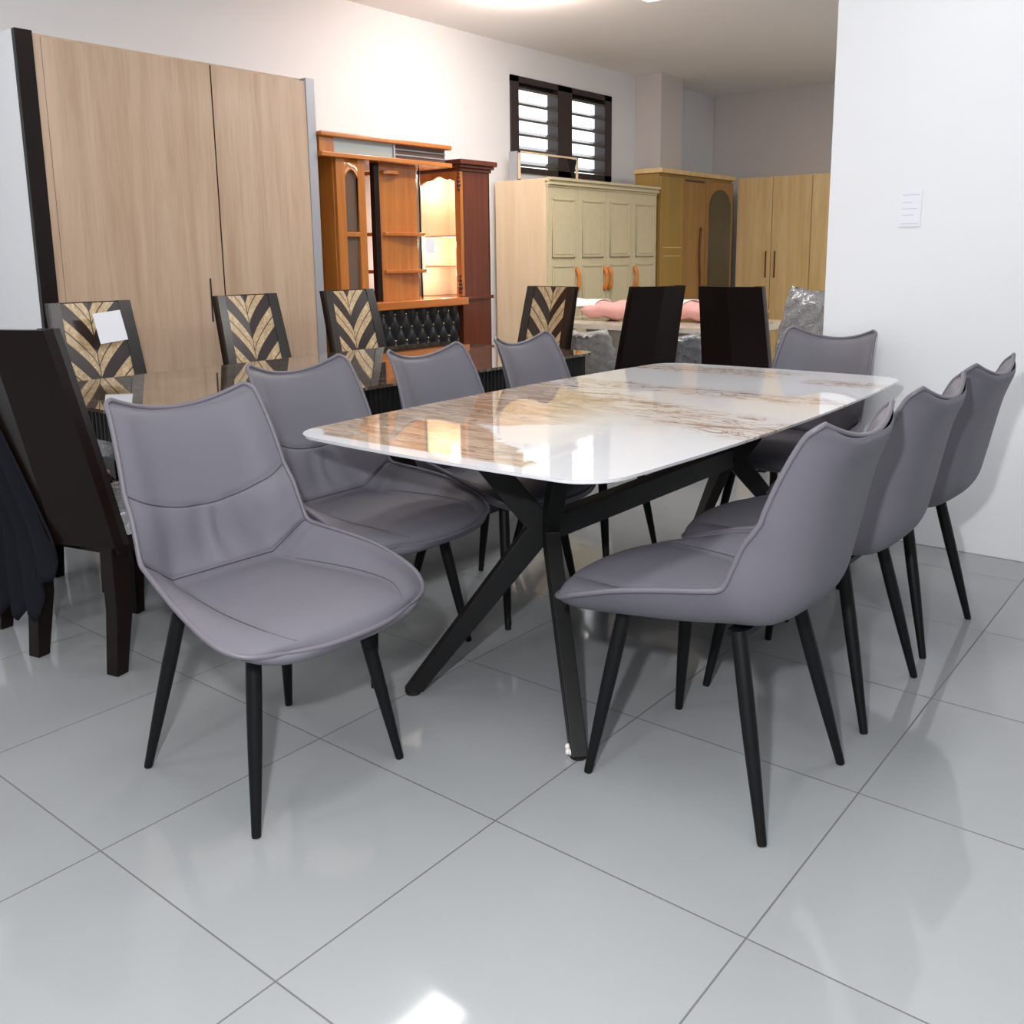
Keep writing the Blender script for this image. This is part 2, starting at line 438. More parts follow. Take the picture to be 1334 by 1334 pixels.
def outer(s, u):
    cx, cz, ex, ez, hw, ox, oz = rowat(s)
    a = abs(u)
    p = 3.2 + .6 * s if s < 3 else 5.0 if s < 5 else 3.4 if s > 8 else 5.0 - 1.6 * (s - 5) / 3
    # front and top ends close onto the inner surface
    f = 1 - a ** p
    x = ex + (ox - ex) * f; z = ez + (oz - ez) * f
    y = hw * u * (1 + 0.02 * math.sin(PI * a) * (1 if 1 < s < 12 else 0))
    return Vector((x, y, z))
US = [-1 + 2 * j / (NU - 1) for j in range(NU)]
def patch(fn, s0, s1, n): return [[fn(s0 + (s1 - s0) * i / (n - 1), u) for u in US] for i in range(n)]

def make_chair():
    t = thing('dining_chair', 'x', 'chair')
    MB().grid(patch(inner, 0, 7, 40)).build('seat', 'leather', t, smooth=True, weld=False)
    bk = MB().grid(patch(inner, 7, 14, 60)).build('backrest', 'leather', t, smooth=True, weld=False)
    MB().grid(patch(outer, 0, 14, 74), True).build('shell', 'leather', t, smooth=True, weld=False)
    # piping round the whole outline
    loop = [inner(0, u) for u in US]
    loop += [inner(s * 14 / 72, 1) for s in range(1, 73)]
    loop += [inner(14, u) for u in US[::-1][1:]]
    loop += [inner(14 - s * 14 / 72, -1) for s in range(1, 72)]
    MB().tube(loop, 0.0062, 8, closed=True).build('piping', 'piping', t, smooth=True)
    off = Vector((0.001, 0, 0.001))
    MB().tube([inner(seam_s(u), u) + Vector((.0028, 0, 0)) for u in US], 0.0013, 6).build('seam', 'seam', bk, smooth=True)
    st = t
    s_ = MB().tube([inner(7.03, u) + off * 2 for u in US], 0.0014, 6)
    for sg in (-1, 1):
        s_.tube([inner(6.9 - k * 0.235, sg * (.62 + .04 * math.sin(k / 25 * PI))) + Vector((0, 0, .0008)) for k in range(26)], 0.0010, 6)
    s_.build('seam', 'seam', t, smooth=True)
    MB().tube([outer(8.0 + k * .16, -.80) + Vector((-.0006, 0, 0)) for k in range(27)], 0.0013, 6).build('back_seam', 'pale_seam', t, smooth=True)
    # legs: slim tapered tubes with rubber tips
    for fx, tx in ((.228, .165), (-.228, -.125)):
        for sg in (-1, 1):
            a = Vector((tx, sg * .145, .436)); b = Vector((fx, sg * .212, .004))
            pts = [a.lerp(b, k / 10) for k in range(11)]
            rr = [.0175, .0175, .0178, .0178, .0175, .0168, .0158, .0146, .0132, .0118, .0105]
            lg = MB().tube(pts, rr, 16).build('leg', 'legblack', t, smooth='angle')
            MB().tube([b.lerp(a, .005), b + (b - a) * 0.008], .0098, 12).build('foot_cap', 'rubber', lg, smooth='angle')
    fr = MB()
    for fx in (.155, -.12):
        fr.box(fx - .02, fx + .02, -.15, .15, .422, .436)
    fr.box(-.12, .155, -.02, .02, .424, .434)
    fr.build('leg_frame', 'legblack', t)
    return t
chair0 = make_chair()
CH = [  # x, y, rotation (deg), label
    (0.004, 0.452, -1.5, 'grey leatherette chair standing clear in front of the near table end', 'front'),
    (-0.335, 1.100, 1, 'grey leatherette chair tucked under the near left table corner', 'l'),
    (-0.300, 1.670, 2, 'grey leatherette chair beside the dark table, third from the front along the white table', 'l'),
    (-0.320, 2.290, 4, 'grey leatherette chair farthest back on the dark table side of the white table', 'l'),
    (0.886, 1.097, 178, 'grey leatherette chair turned back-on, nearest the camera on the right table side', 'r'),
    (0.890, 1.700, 179.5, 'grey leatherette chair, middle one of the three turned back-on at the right', 'r'),
    (0.890, 2.290, 176, 'grey leatherette chair turned back-on, nearest the white wall at the right', 'r'),
    (0.320, 2.875, -98, 'grey leatherette chair at the far table end, facing the camera before the white wall', 'end'),
]
for i, (x, y, r, lab, g) in enumerate(CH):
    c = chair0 if i == 0 else copy_tree(chair0)
    c.location = (x, y, 0); c.rotation_euler = (0, 0, math.radians(r))
    c['label'] = lab; c['group'] = 'grey chairs around the white dining table'

# ------------------------------------------------------------------ white dining table
tb = thing('dining_table', 'long white stone-topped dining table with brown veins on crossed black steel legs', 'table', (TX, TY, 0))
def rrect(hx, hy, r, bow, n=14):
    pts = []
    for cx, cy, a0 in ((hx - r, hy - r, 0), (-hx + r, hy - r, 90), (-hx + r, -hy + r, 180), (hx - r, -hy + r, 270)):
        for k in range(n + 1):
            a = math.radians(a0 + 90 * k / n)
            pts.append((cx + r * math.cos(a), cy + r * math.sin(a)))
    out = []
    for i in range(len(pts)):
        a, b = Vector(pts[i]), Vector(pts[(i + 1) % len(pts)])
        d = (b - a).length; m = 20 if d > .2 else 1
        for k in range(m):
            q = a.lerp(b, k / m)
            out.append((q.x * (1 - bow * (q.y / hy) ** 2), q.y * (1 - bow * .22 * (q.x / hx) ** 2)))
    return out
HX, HY = .576, 1.090
prof = [(0.0, .755), (0.0015, .7538), (0.002, .750), (0.004, .746), (0.020, .7405)]
mb = MB(); rings = []
for ins, z in prof:
    rings.append([(x, y, z) for x, y in rrect(HX - ins, HY - ins, .11 - ins * .5, .09)])
n = len(rings[0])
vs = [p for r in rings for p in r]; fs = [tuple(range(n)), tuple((len(rings) - 1) * n + k for k in range(n))[::-1]]
for i in range(len(rings) - 1):
    for k in range(n):
        l = (k + 1) % n
        fs.append((i * n + k, (i + 1) * n + k, (i + 1) * n + l, i * n + l))
mb.add(vs, fs).build('tabletop', 'marble', tb, smooth='angle', angle=25)
MB().box(-.30, .30, -.80, .80, .722, .7405).build('support_board', 'frameblack', tb)
def bar(mb, a, b, wa, wb, ta, tb_, nrm):
    """flat bar from a to b; width across nrm x direction, thickness along nrm"""
    a, b = Vector(a), Vector(b); d = (b - a).normalized(); nn = Vector(nrm); nn = (nn - d * nn.dot(d)).normalized(); s = d.cross(nn)
    q = lambda p, w, t: [p + s * w / 2 + nn * t / 2, p - s * w / 2 + nn * t / 2, p - s * w / 2 - nn * t / 2, p + s * w / 2 - nn * t / 2]
    mb.hexa(q(a, wa, ta), q(b, wb, tb_))
def bent_leg(foot, hub, top, w, th):
    """one flat bar bent at the hub: mitred outline extruded along the plane normal, cut level at the top"""
    F, H, T = Vector(foot), Vector(hub), Vector(top)
    d1 = (H - F).normalized(); d2 = (T - H).normalized()
    nn = d1.cross(d2).normalized()
    s1 = nn.cross(d1); s2 = nn.cross(d2)
    mi = (s1 + s2).normalized(); k = 1 / mi.dot(s1)
    L = []
    for sg in (-1, 1):
        L.append([F + s1 * sg * w[0] / 2, H + mi * sg * k * w[1] / 2, T + s2 * sg * w[2] / 2])
    for q in L:                                   # level cut under the top and at the foot
        e = q[2] - q[1]; q[2] = q[1] + e * ((T.z - q[1].z) / e.z)
        e = q[1] - q[0]; q[0] = q[1] - e * ((q[1].z - F.z) / e.z)
    m = MB()
    vs = [p + nn * t for t in (-th / 2, th / 2) for q in L for p in q]
    for i in (2, 5, 8, 11): vs[i].z = T.z
    for i in (0, 3, 6, 9): vs[i].z = F.z
    fs = []
    for o in (0, 6):
        for a in (0, 1): fs.append((o + a, o + a + 1, o + a + 4, o + a + 3))
    for a in (0, 1): fs.append((a, a + 1, a + 7, a + 6)); fs.append((a + 3, a + 4, a + 10, a + 9))
    fs += [(0, 3, 9, 6), (2, 5, 11, 8)]
    return m.add([tuple(v) for v in vs], fs)
CXL = .278 - TX
for ey in (-1, 1):
    fy, hy_, ty_ = ((.937 - TY, 1.225 - TY, 1.08 - TY) if ey < 0 else (2.70 - TY, 2.40 - TY, 2.53 - TY))
    for sx in (-1, 1):
        foot = ((.301 if ey < 0 else .26) - TX + sx * .29, fy, .012)
        hub = (CXL + sx * .014, hy_, .475)
        top = (CXL + sx * .165, ty_, .738)
        lg = bent_leg(foot, hub, top, (.040, .074, .066), .042).build('leg', 'frameblack', tb, bevel=.003)
        MB().tube([(foot[0], foot[1], .016), (foot[0], foot[1], 0.0)], [.019, .021], 16).build('foot_pad', 'rubber', lg, smooth='angle')
MB().box(CXL - .025, CXL + .025, 1.24 - TY, 2.39 - TY, .440, .512).build('stretcher', 'frameblack', tb, bevel=.003)
fw = MB()
for k in range(9):
    a = 2 * PI * k / 9
    fw.ball((.591 - TX - .014 + .016 * math.cos(a), .937 - TY + .016 * math.sin(a), .012 + .004 * (k % 3)), .008, 6, 5, (1, 1, 1.1))
fw.build('plastic_wrap', 'whitecloth', tb, smooth=True)

# ------------------------------------------------------------------ dark dining chairs with leaf-inlaid backs
def make_dark_chair():
    t = thing('dining_chair', 'x', 'chair')
    def lean(v): return -.185 - .125 * (v - .45) / .6 - .012 * ((v - .45) / .6) ** 2
    def hw(v): return .210 - .024 * (v - .4) / .65
    # folded (shallow V) back board, plain behind, inlaid in front between two stiles
    def slab(y0, y1, z0, z1, o0, o1, n=4, fold=True):
        m = MB(); zs = [z0 + (z1 - z0) * k / 10 for k in range(11)]
        ys = [y0 + (y1 - y0) * k / n for k in range(n + 1)]
        def p(v, y, off):
            k = hw(v) / .205
            return (lean(v) + (.036 * abs(y) / .2 - .036) * fold + off, y * k, v)
        fr = [[p(z, y, o1) for y in ys] for z in zs]; bk = [[p(z, y, o0) for y in ys] for z in zs]
        m.grid(fr); m.grid(bk, True); m.grid([fr[-1], bk[-1]]); m.grid([fr[0], bk[0]], True)
        m.grid([[r[0] for r in fr], [r[0] for r in bk]]); m.grid([[r[-1] for r in fr], [r[-1] for r in bk]], True)
        return m
    slab(-.205, .205, .40, 1.058, -.050, -.018, 4).build('backrest', 'darkwood', t)
    slab(-.148, .148, .48, 1.054, -.018, 0).build('inlay_panel', 'leaf', t)
    for sg in (-1, 1):
        slab(min(sg * .148, sg * .205), max(sg * .148, sg * .205), .40, 1.060, -.018, .004, 1).build('side_post', 'post', t)
    MB().box(-.215, .215, -.205, .205, .375, .435).build('seat_rail', 'darkwood', t, bevel=.004)
    m = MB(); rows = []
    for i in range(15):
        u = -1 + 2 * i / 14; r = []
        for j in range(15):
            v = -1 + 2 * j / 14
            k = (1 - abs(u) ** 6) * (1 - abs(v) ** 6)
            r.append((.03 + .205 * u, .215 * v, .435 + .062 * k ** .5 + .004 * math.sin(9 * u + 5 * v)))
        rows.append(r)
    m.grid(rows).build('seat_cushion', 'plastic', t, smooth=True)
    for sg in (-1, 1):
        m = MB(); poly = [(-.228, .41), (-.160, .41), (-.165, .20), (-.205, 0), (-.247, 0), (-.228, .20)]
        m.prism(poly, (-.024, .024), lambda u, v, w, sg=sg: (u, sg * .172 + w, v)).build('leg', 'darkwood', t, bevel=.003)
        m = MB(); poly = [(.150, .40), (.210, .40), (.212, .20), (.196, 0), (.158, 0), (.165, .20)]
        m.prism(poly, (-.024, .024), lambda u, v, w, sg=sg: (u, sg * .178 + w, v)).build('leg', 'darkwood', t, bevel=.003)
    return t
dark0 = make_dark_chair()
DC = [
    (-1.025, 0.66, 103.6, 'dark brown chair seen from behind, beside the front grey chair at the dark table end'),
    (-1.670, 0.645, 95, 'dark brown chair at the left picture edge, half hidden by the nearer dark chair'),
    (-2.06, 1.30, -3, 'dark chair with leaf-inlaid back carrying a white paper tag'),
    (-2.06, 2.17, 0, 'dark chair with leaf-inlaid back standing before the light oak wardrobe, without a tag'),
    (-2.06, 2.88, 0, 'dark chair with leaf-inlaid back standing before the honey wood bar cabinet'),
    (-1.59, 3.40, -97, 'dark chair with leaf-inlaid back at the far dark table end, before the cream wardrobe'),
    (-1.29, 4.12, 158, 'plain dark back of a tilted chair beyond the white table, left of two'),
    (-0.545, 4.38, 93, 'plain dark back of an upright chair beyond the white table, right of two'),
]
for i, (x, y, r, lab) in enumerate(DC):
    c = dark0 if i == 0 else copy_tree(dark0)
    c.location = (x, y, 0); c.rotation_euler = (0, 0, math.radians(r))
    c['label'] = lab; c['group'] = 'dark brown chairs with leaf-inlaid backs'

# paper tag on the left inlaid chair
tg = MB()
rot = Matrix.Translation((-2.318, 1.37, .965)) @ Matrix.Rotation(math.radians(-12), 4, 'Y') @ Matrix.Rotation(math.radians(5), 4, 'X')
tg.box(-.001, .001, -.075, .06, -.09, .05, rot)
tag(tg.build('price_tag', 'paper'), 'white paper tag hanging on the leaf-inlaid back of the left dark chair', 'tag')

# dark smear at the picture edge, built as a cloth over the chair
rows = []
c_, s_n = math.cos(math.radians(103.6)), math.sin(math.radians(103.6))
for i in range(36):
    f = i / 35; r = []
    for j in range(49):
        g = j / 48
        hem = .13 + .05 * abs(math.sin(11 * g)) + .22 * max(0, (g - .55) / .45)
        z = 1.085 - (1.085 - hem) * f
        ly = .262 - g * (.06 + .22 * f)
        zz = max(z, .42)
        lx = -.185 - .125 * (zz - .45) / .6 - .012 * ((zz - .45) / .6) ** 2 - .074 - .012 * math.sin(24 * g + 2 * f) * (.3 + f) - .02 * f
        if f < .03: lx += .09 * (1 - f / .03)
        r.append((-1.025 + c_ * lx - s_n * ly, .66 + s_n * lx + c_ * ly, z))
    rows.append(r)
cl = MB().grid(rows).build('dark_smear_cloth', 'darkcloth', smooth=True)
cl.modifiers.new('Solidify', 'SOLIDIFY').thickness = .006
tag(cl, 'dark smear built as a ragged-hemmed black cloth over the chair back, left edge', 'cloth')

# ------------------------------------------------------------------ dark table
dt = thing('dining_table', 'long dark table with glossy brown marble top and black fluted apron', 'table', (-1.405, 1.93, 0))
m = MB(); top = rrect(.575, 1.235, .10, 0.0, 8); n = len(top)
m.add([(x, y, .755) for x, y in top] + [(x, y, .743) for x, y in top], [tuple(range(n)), tuple(range(n, 2 * n))[::-1]] + [(i, n + i, n + (i + 1) % n, (i + 1) % n) for i in range(n)])
m.build('tabletop', 'darkmarble', dt, smooth='angle', angle=30)
ap = rrect(.545, 1.205, .08, 0.0, 8)
# fluted apron
per = []
L = 0; P2 = [Vector(p) for p in ap]
fine = []
for i in range(len(P2)):
    a, b = P2[i], P2[(i + 1) % len(P2)]; k = max(1, int((b - a).length / .006))
    fine += [a.lerp(b, j / k) for j in range(k)]
out = []
for i, p in enumerate(fine):
    a = fine[i - 1]; b = fine[(i + 1) % len(fine)]; t_ = (b - a).normalized(); nn = Vector((t_.y, -t_.x))
    L += (p - a).length
    out.append(p + nn * (.004 * abs(math.sin(L * PI / .026))))
n = len(out)
MB().add([(p.x, p.y, .743) for p in out] + [(p.x, p.y, .640) for p in out], [(i, n + i, n + (i + 1) % n, (i + 1) % n) for i in range(n)] + [tuple(range(n, 2 * n))]).build('apron', 'blacktable', dt)
for sy in (-1, 1):
    m = MB(); m.box(-.30, .30, sy * .72 - .13, sy * .72 + .13, .03, .66); m.box(-.36, .36, sy * .72 - .19, sy * .72 + .19, 0, .05)
    m.build('pedestal', 'blacktable', dt, bevel=.006)

# ------------------------------------------------------------------ wood panelled wardrobe, left
wd = thing('wardrobe', 'tall light oak wardrobe with sliding doors behind the dark table', 'wardrobe', (-3.05, 2.17, 0))
X0 = -3.05; Y0 = 2.17
MB().box(-.3, .20, -.82, .80, 0, 2.30).build('carcass', 'panel_wood', wd)
MB().box(.20, .25, -.76, .148, .06, 2.28).build('door', 'panel_wood', wd, bevel=.002)
d2 = MB().box(.20, .25, .153, .80, .06, 2.28).build('door', 'panel_wood', wd, bevel=.002)
MB().box(.203, .2515, .1475, .1535, .06, 2.28).build('dark_door_gap', 'legblack', wd)  # black strip drawn for the shaded gap between the doors
MB().box(.250, .254, .055, .063, .90, 1.14).build('handle', 'winframe', wd)
MB().box(-.3, .225, -.88, -.82, 0, 2.30).build('side_panel', 'white_wall', wd)
MB().box(.225, .255, -.88, -.80, 0, 2.30).build('front_stile', 'darkwood', wd)
MB().box(.20, .25, -.80, -.763, .0, 2.29).build('filler_strip', 'panel_wood', wd)
MB().box(-.3, .255, .80, .865, 0, 2.30).build('end_panel', 'aluminium', wd, bevel=.003)

# ------------------------------------------------------------------ bar cabinet
bc = thing('bar_cabinet', 'honey varnished bar cabinet with glazed tower, lit shelves and black tufted front', 'cabinet', (-3.05, 3.9, 0))
ox, oy = -3.05, 3.9
def bx(x0, x1, y0, y1, z0, z1): return MB().box(x0 - ox, x1 - ox, y0 - oy, y1 - oy, z0, z1)
# left glazed tower
tw = bx(-3.30, -2.82, 3.17, 3.42, 0, 1.87).build('tower', 'orange_wood', bc, bevel=.004)
# arched door: frame with opening
def arch(y0, y1, z0, zt, n=10):
    c = (y0 + y1) / 2; r = (y1 - y0) / 2
    return [(y0, z0), (y1, z0)] + [(c + r * math.cos(PI * k / n), zt + r * .8 * math.sin(PI * k / n)) for k in range(n + 1)]
m = MB()
m.box(.23, .255, 3.175 - oy, 3.245 - oy, .95, 1.86).box(.23, .255, 3.355 - oy, 3.415 - oy, .95, 1.86)
m.box(.23, .255, 3.245 - oy, 3.355 - oy, 1.375, 1.405).box(.23, .255, 3.245 - oy, 3.355 - oy, .95, 1.0)
a = [(3.245 - oy + .11 * k / 10, 1.74 + .05 * math.sin(PI * k / 10)) for k in range(11)]
m.prism([(3.245 - oy, 1.86)] + a + [(3.355 - oy, 1.86)], (.23, .255), lambda u, v, w: (w, u, v))
dr = m.build('door', 'orange_wood', bc, bevel=.002)
MB().prism(arch(3.24 - oy, 3.36 - oy, .99, 1.735), (.231, .236), lambda u, v, w: (w, u, v)).build('glass_pane', 'glass_dark', dr)
# canopy
bx(-3.30, -2.765, 3.045, 4.22, 1.855, 1.885).build('canopy_board', 'orange_wood_y', bc, bevel=.006)
bx(-3.30, -2.80, 3.055, 3.17, 1.885, 1.975).build('canopy_end', 'orange_wood', bc)
bx(-3.30, -2.80, 3.17, 3.68, 1.885, 1.975).build('canopy_glass', 'glass_grey', bc)
bx(-3.28, -2.82, 3.70, 4.20, 1.885, 1.975).build('canopy_glass', 'glass_dark', bc)
for z in (1.91, 1.945): bx(-3.28, -2.812, 3.69, 4.20, z, z + .008).build('canopy_rail', 'aluminium', bc)
bx(-2.815, -2.79, 3.675, 3.69, 1.885, 1.975).build('canopy_rail', 'aluminium', bc)
bx(-3.30, -2.765, 3.045, 4.22, 1.975, 2.005).build('canopy_top', 'orange_wood_y', bc, bevel=.008)
# shelf column with rounded shelves
bx(-2.90, -2.86, 3.60, 3.95, .95, 1.855).build('shelf_column', 'orange_wood', bc, bevel=.004)
bx(-2.90, -2.862, 3.555, 3.599, .95, 1.855).build('shaded_column_side', 'darkwood', bc)  # dark strip paints in the shaded side of the column
for z, y1 in ((1.135, 4.07), (1.385, 4.06), (1.785, 3.82)):
    p = [(3.62, -3.05), (3.62, -2.84)] + [(y1 - .16 + .16 * math.sin(k * PI / 16), -2.95 + .15 * math.cos(k * PI / 16)) for k in range(9)] + [(y1, -3.05)]
    MB().prism([(y - oy, x - ox) for y, x in p], (z, z + .024), lambda u, v, w: (v, u, w)).build('shelf', 'orange_wood_y', bc, bevel=.004)
pole = MB().tube([(-2.98 - ox, 4.10 - oy, .95), (-2.98 - ox, 4.10 - oy, 1.86)], .006, 8).build('pole', 'blacktable', bc)
# counter and tufted front
bx(-3.30, -2.745, 3.30, 4.345, .895, .952).build('counter', 'orange_wood_y', bc, bevel=.008)
bx(-3.30, -2.82, 3.425, 4.30, 0, .895).build('base', 'darkwood', bc)
rows = []; sp, hz = .107, .09
for i in range(73):
    z = .10 + .79 * i / 72; r = []
    for j in range(111):
        y = 3.43 + .86 * j / 110
        a = (y - 3.65) / sp; b = (z - .86) / (2 * hz)
        d1 = abs(((a + b * 1.0) % 1) - .5); d2_ = abs(((a - b * 1.0) % 1) - .5)
        puff = (1 - (2 * d1) ** 3) * (1 - (2 * d2_) ** 3)
        r.append((-2.812 + .016 * puff - ox, y - oy, z))
    rows.append(r)
tf = MB().grid(rows).build('tufted_panel', 'tufted', bc, smooth=True, weld=False)
for rr in range(0, 6):
    for k in range(-2, 6):
        y = 3.65 + sp * (k + (.5 if rr % 2 else 0)); z = .86 - hz * rr
        if 3.44 < y < 4.28: MB().ball((-2.808 - ox, y - oy, z), .0070, 8, 5).build('button', 'gold', tf, smooth=True)
# right lit display tower, opening towards the camera side
Y1, Y2, XA, XB = 4.34, 4.66, -3.22, -2.80
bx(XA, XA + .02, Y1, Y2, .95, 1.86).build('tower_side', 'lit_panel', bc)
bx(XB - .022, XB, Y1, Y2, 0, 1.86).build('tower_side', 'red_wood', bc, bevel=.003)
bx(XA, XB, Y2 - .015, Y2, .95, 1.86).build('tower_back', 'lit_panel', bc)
bx(XA, XB - .023, Y1, Y2, 0, .929).build('tower_base', 'red_wood', bc)
bx(XA - .02, XB + .012, Y1 - .02, Y2 + .02, .93, .955).build('tower_ledge', 'red_wood', bc, bevel=.004)
m = MB()
for k, (e, z0, z1) in enumerate(((.012, 1.845, 1.868), (.028, 1.868, 1.89), (.045, 1.89, 1.925))):
    m.box(XA - e - ox, XB + e - ox, Y1 - e - oy, Y2 + e - oy, z0, z1)
m.build('crown', 'red_wood', bc, bevel=.006)
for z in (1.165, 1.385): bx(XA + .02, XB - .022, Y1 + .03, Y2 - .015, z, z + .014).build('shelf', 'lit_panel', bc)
pts = [(XA + .42 * k / 24, 1.765 + .045 * max(0, math.cos(PI * (k - 12) / 22)) ** 1.5 + .006 * math.cos(3 * PI * (k - 12) / 12)) for k in range(25)]
MB().prism([(XA, 1.845)] + pts + [(XB, 1.845)], (Y1 - .004, Y1 + .014), lambda u, v, w: (u - ox, w - oy, v)).build('valance', 'orange_wood', bc)
m = MB().box(XB - .05 - ox, XB + .004 - ox, Y1 - .012 - oy, Y1 + .02 - oy, .955, 1.845)
m.build('corner_post', 'orange_wood', bc, bevel=.004)
for z in (1.72, .99):
    m = MB()
    for k in range(5): m.ball((XB - .008 - ox, Y1 - .016 - oy, z + .028 * k), .020 - .003 * abs(k - 1), 10, 6, (1, .8, 1))
    m.build('corbel', 'red_wood', bc, smooth=True)
bx(XA + .12, XB - .10, Y1 + .16, Y1 + .20, 1.835, 1.845).build('lamp', 'warmlamp', bc)
pc = bx(-2.835, -2.833, 4.0, 4.085, 1.27, 1.37); pc.v = [(x + ox, y + oy, z) for x, y, z in pc.v]
tag(pc.build('price_card', 'paper'), 'white price card hanging below the middle shelf of the bar cabinet', 'price card')

# ------------------------------------------------------------------ cream wardrobe
cw = thing('wardrobe', 'cream four-door wardrobe with amber handles and pale wood side, below the louvre window', 'wardrobe', (-3.08, 6.265, 0))
ox, oy = -3.08, 6.265
CY0, CY1, H = 5.40, 7.13, 1.86
bx(-3.36, -2.83, CY0, CY1, 0, 1.855).build('carcass', 'pale_wood', cw, bevel=.003)
m = MB()
for e, z0, z1 in ((.004, 1.785, 1.805), (.022, 1.805, 1.825), (.012, 1.825, 1.84), (.030, 1.84, 1.862)):
    m.box(-2.83 - ox, -2.81 + e - ox, CY0 - .002 - oy, CY1 + e * .5 - oy, z0, z1)
m.build('crown', 'cream', cw, bevel=.004)
W = (CY1 - CY0) / 4
for k in range(4):
    a, b = CY0 + W * k + .003, CY0 + W * (k + 1) - .003
    m = bx(-2.83, -2.812, a, b, .08, 1.785)
    for z0, z1 in ((1.22, 1.70), (.62, 1.16), (.16, .56)):
        q = .055
        for (y0, y1, za, zb) in ((a + q, b - q, z1 - .014, z1), (a + q, b - q, z0, z0 + .014), (a + q, a + q + .014, z0, z1), (b - q - .014, b - q, z0, z1)):
            m.box(-2.812 - ox, -2.804 - ox, y0 - oy, y1 - oy, za, zb)
        m.box(-2.812 - ox, -2.807 - ox, a + q + .03 - oy, b - q - .03 - oy, z0 + .03, z1 - .03)
    dd = m.build('door', 'cream', cw, bevel=.002)
    hy = (b - .03, b - .035, a + .03, a + .03)[k]
    h = MB(); pts = [(-2.812 - ox + .035 * math.sin(PI * i / 12) ** .5, hy - oy, .94 + .19 * i / 12) for i in range(13)]
    h.tube(pts, [.017, .018, .019, .018, .016, .014, .013, .014, .016, .018, .019, .018, .017], 10).build('handle', 'handle_orange', dd, smooth=True)

# thin wooden frame standing on the cream wardrobe
pf = thing('picture_frame', 'thin empty wooden frame standing on top of the cream wardrobe', 'frame', (-3.2, 5.95, 1.862))
def stick(a, b, r=.008): return MB().box(min(a[0], b[0]) - r, max(a[0], b[0]) + r, min(a[1], b[1]) - r, max(a[1], b[1]) + r, min(a[2], b[2]) - r * .9, max(a[2], b[2]) + r * .9)
stick((0, -.42, .008), (0, .42, .008)).build('rail', 'pale_wood', pf)
stick((0, -.42, .235), (0, .42, .235)).build('rail', 'pale_wood', pf)
stick((0, -.42, .008), (0, -.42, .235)).build('stile', 'pale_wood', pf)
stick((0, .42, .008), (0, .42, .235)).build('stile', 'pale_wood', pf)
MB().box(-.10, -.012, -.435, -.405, 0, .24).build('side_board', 'aluminium', pf)
MB().prism([(.28, .225), (.41, .225), (.36, .06)], (-.012, .004), lambda u, v, w: (w, u, v)).build('bracket', 'blacktable', pf)

# ------------------------------------------------------------------ ochre wardrobe
ow = thing('wardrobe', 'ochre wardrobe with an arched smoked mirror door, between cream and oak wardrobes', 'wardrobe', (-3.08, 7.97, 0))
ox, oy = -3.08, 7.97
OY0, OY1 = 7.20, 8.74
bx(-3.098, -2.83, OY0, OY1, 0, 2.0).build('carcass', 'ochre', ow, bevel=.003)
bx(-3.098, -2.785, OY0 - .03, OY1 + .01, 2.0, 2.045).build('crown', 'oak', ow, bevel=.008)
for k, (a, b, mt) in enumerate(((OY0, 7.66, 'ochre'), (7.66, 8.12, 'ochre_door'), (8.12, OY1, 'ochre_door'))):
    dd = bx(-2.83, -2.81, a + .004, b - .004, .08, 1.97).build('door', mt, ow, bevel=.003)
    if k == 2:
        MB().prism(arch(a + .07 - oy, b - .06 - oy, .15, 1.70), (-2.812 - ox, -2.803 - ox), lambda u, v, w: (w, u, v)).build('mirror', 'mirror', dd)
    elif k == 0:
        m = MB()
        for z in (1.30, 1.22): m.box(-2.81 - ox, -2.806 - ox, a + .06 - oy, b - .06 - oy, z, z + .008)
        m.build('moulding', 'oak', dd)
    else:
        MB().box(-2.812 - ox, -2.806 - ox, a + .02 - oy, b - .04 - oy, 1.945, 1.962).build('vent_slot', 'winframe', dd)
        MB().tube([(-2.80 - ox, a + .34 - oy + .012 * math.sin(i * .6), .75 + .75 * i / 12) for i in range(13)], .010, 8).build('handle', 'red_wood', dd, smooth=True)

# ------------------------------------------------------------------ oak wardrobe on the back wall
kw = thing('wardrobe', 'yellow oak wardrobe with thin bar handles, at the back beside the white wall', 'wardrobe', (-1.55, 9.1, 0))
ox, oy = -1.55, 9.1
bx(-2.79, -.31, 8.82, 9.38, 0, 2.03).build('carcass', 'oak', kw, bevel=.003)
xs = [-2.79, -2.39, -1.965, -1.545, -1.13, -.72, -.31]
for k in range(6):
    dd = bx(xs[k] + .003, xs[k + 1] - .003, 8.80, 8.82, .06, 2.02).build('door', 'oak', kw, bevel=.002)
    hx = xs[k + 1] - .05 if k % 2 == 0 else xs[k] + .05
    bx(hx - .005, hx + .005, 8.78, 8.80, .98, 1.26).build('handle', 'red_wood', dd, bevel=.002)

# ------------------------------------------------------------------ marble table with wrapped chairs in the back
mt = thing('dining_table', 'pale marble-topped table behind the dark chairs, laden with wrapped cushions', 'table', (-1.62, 5.15, 0))
p = rrect(.84, .50, .2, 0, 8); n = len(p)
MB().add([(x, y, .765) for x, y in p] + [(x, y, .73) for x, y in p], [tuple(range(n)), tuple(range(n, 2 * n))[::-1]] + [(i, n + i, n + (i + 1) % n, (i + 1) % n) for i in range(n)]).build('tabletop', 'palemarble', mt, smooth='angle', angle=30)
for sx in (-1, 1): MB().box(sx * .38 - .12, sx * .38 + .12, -.22, .22, 0, .73).build('pedestal', 'palemarble', mt, bevel=.01)

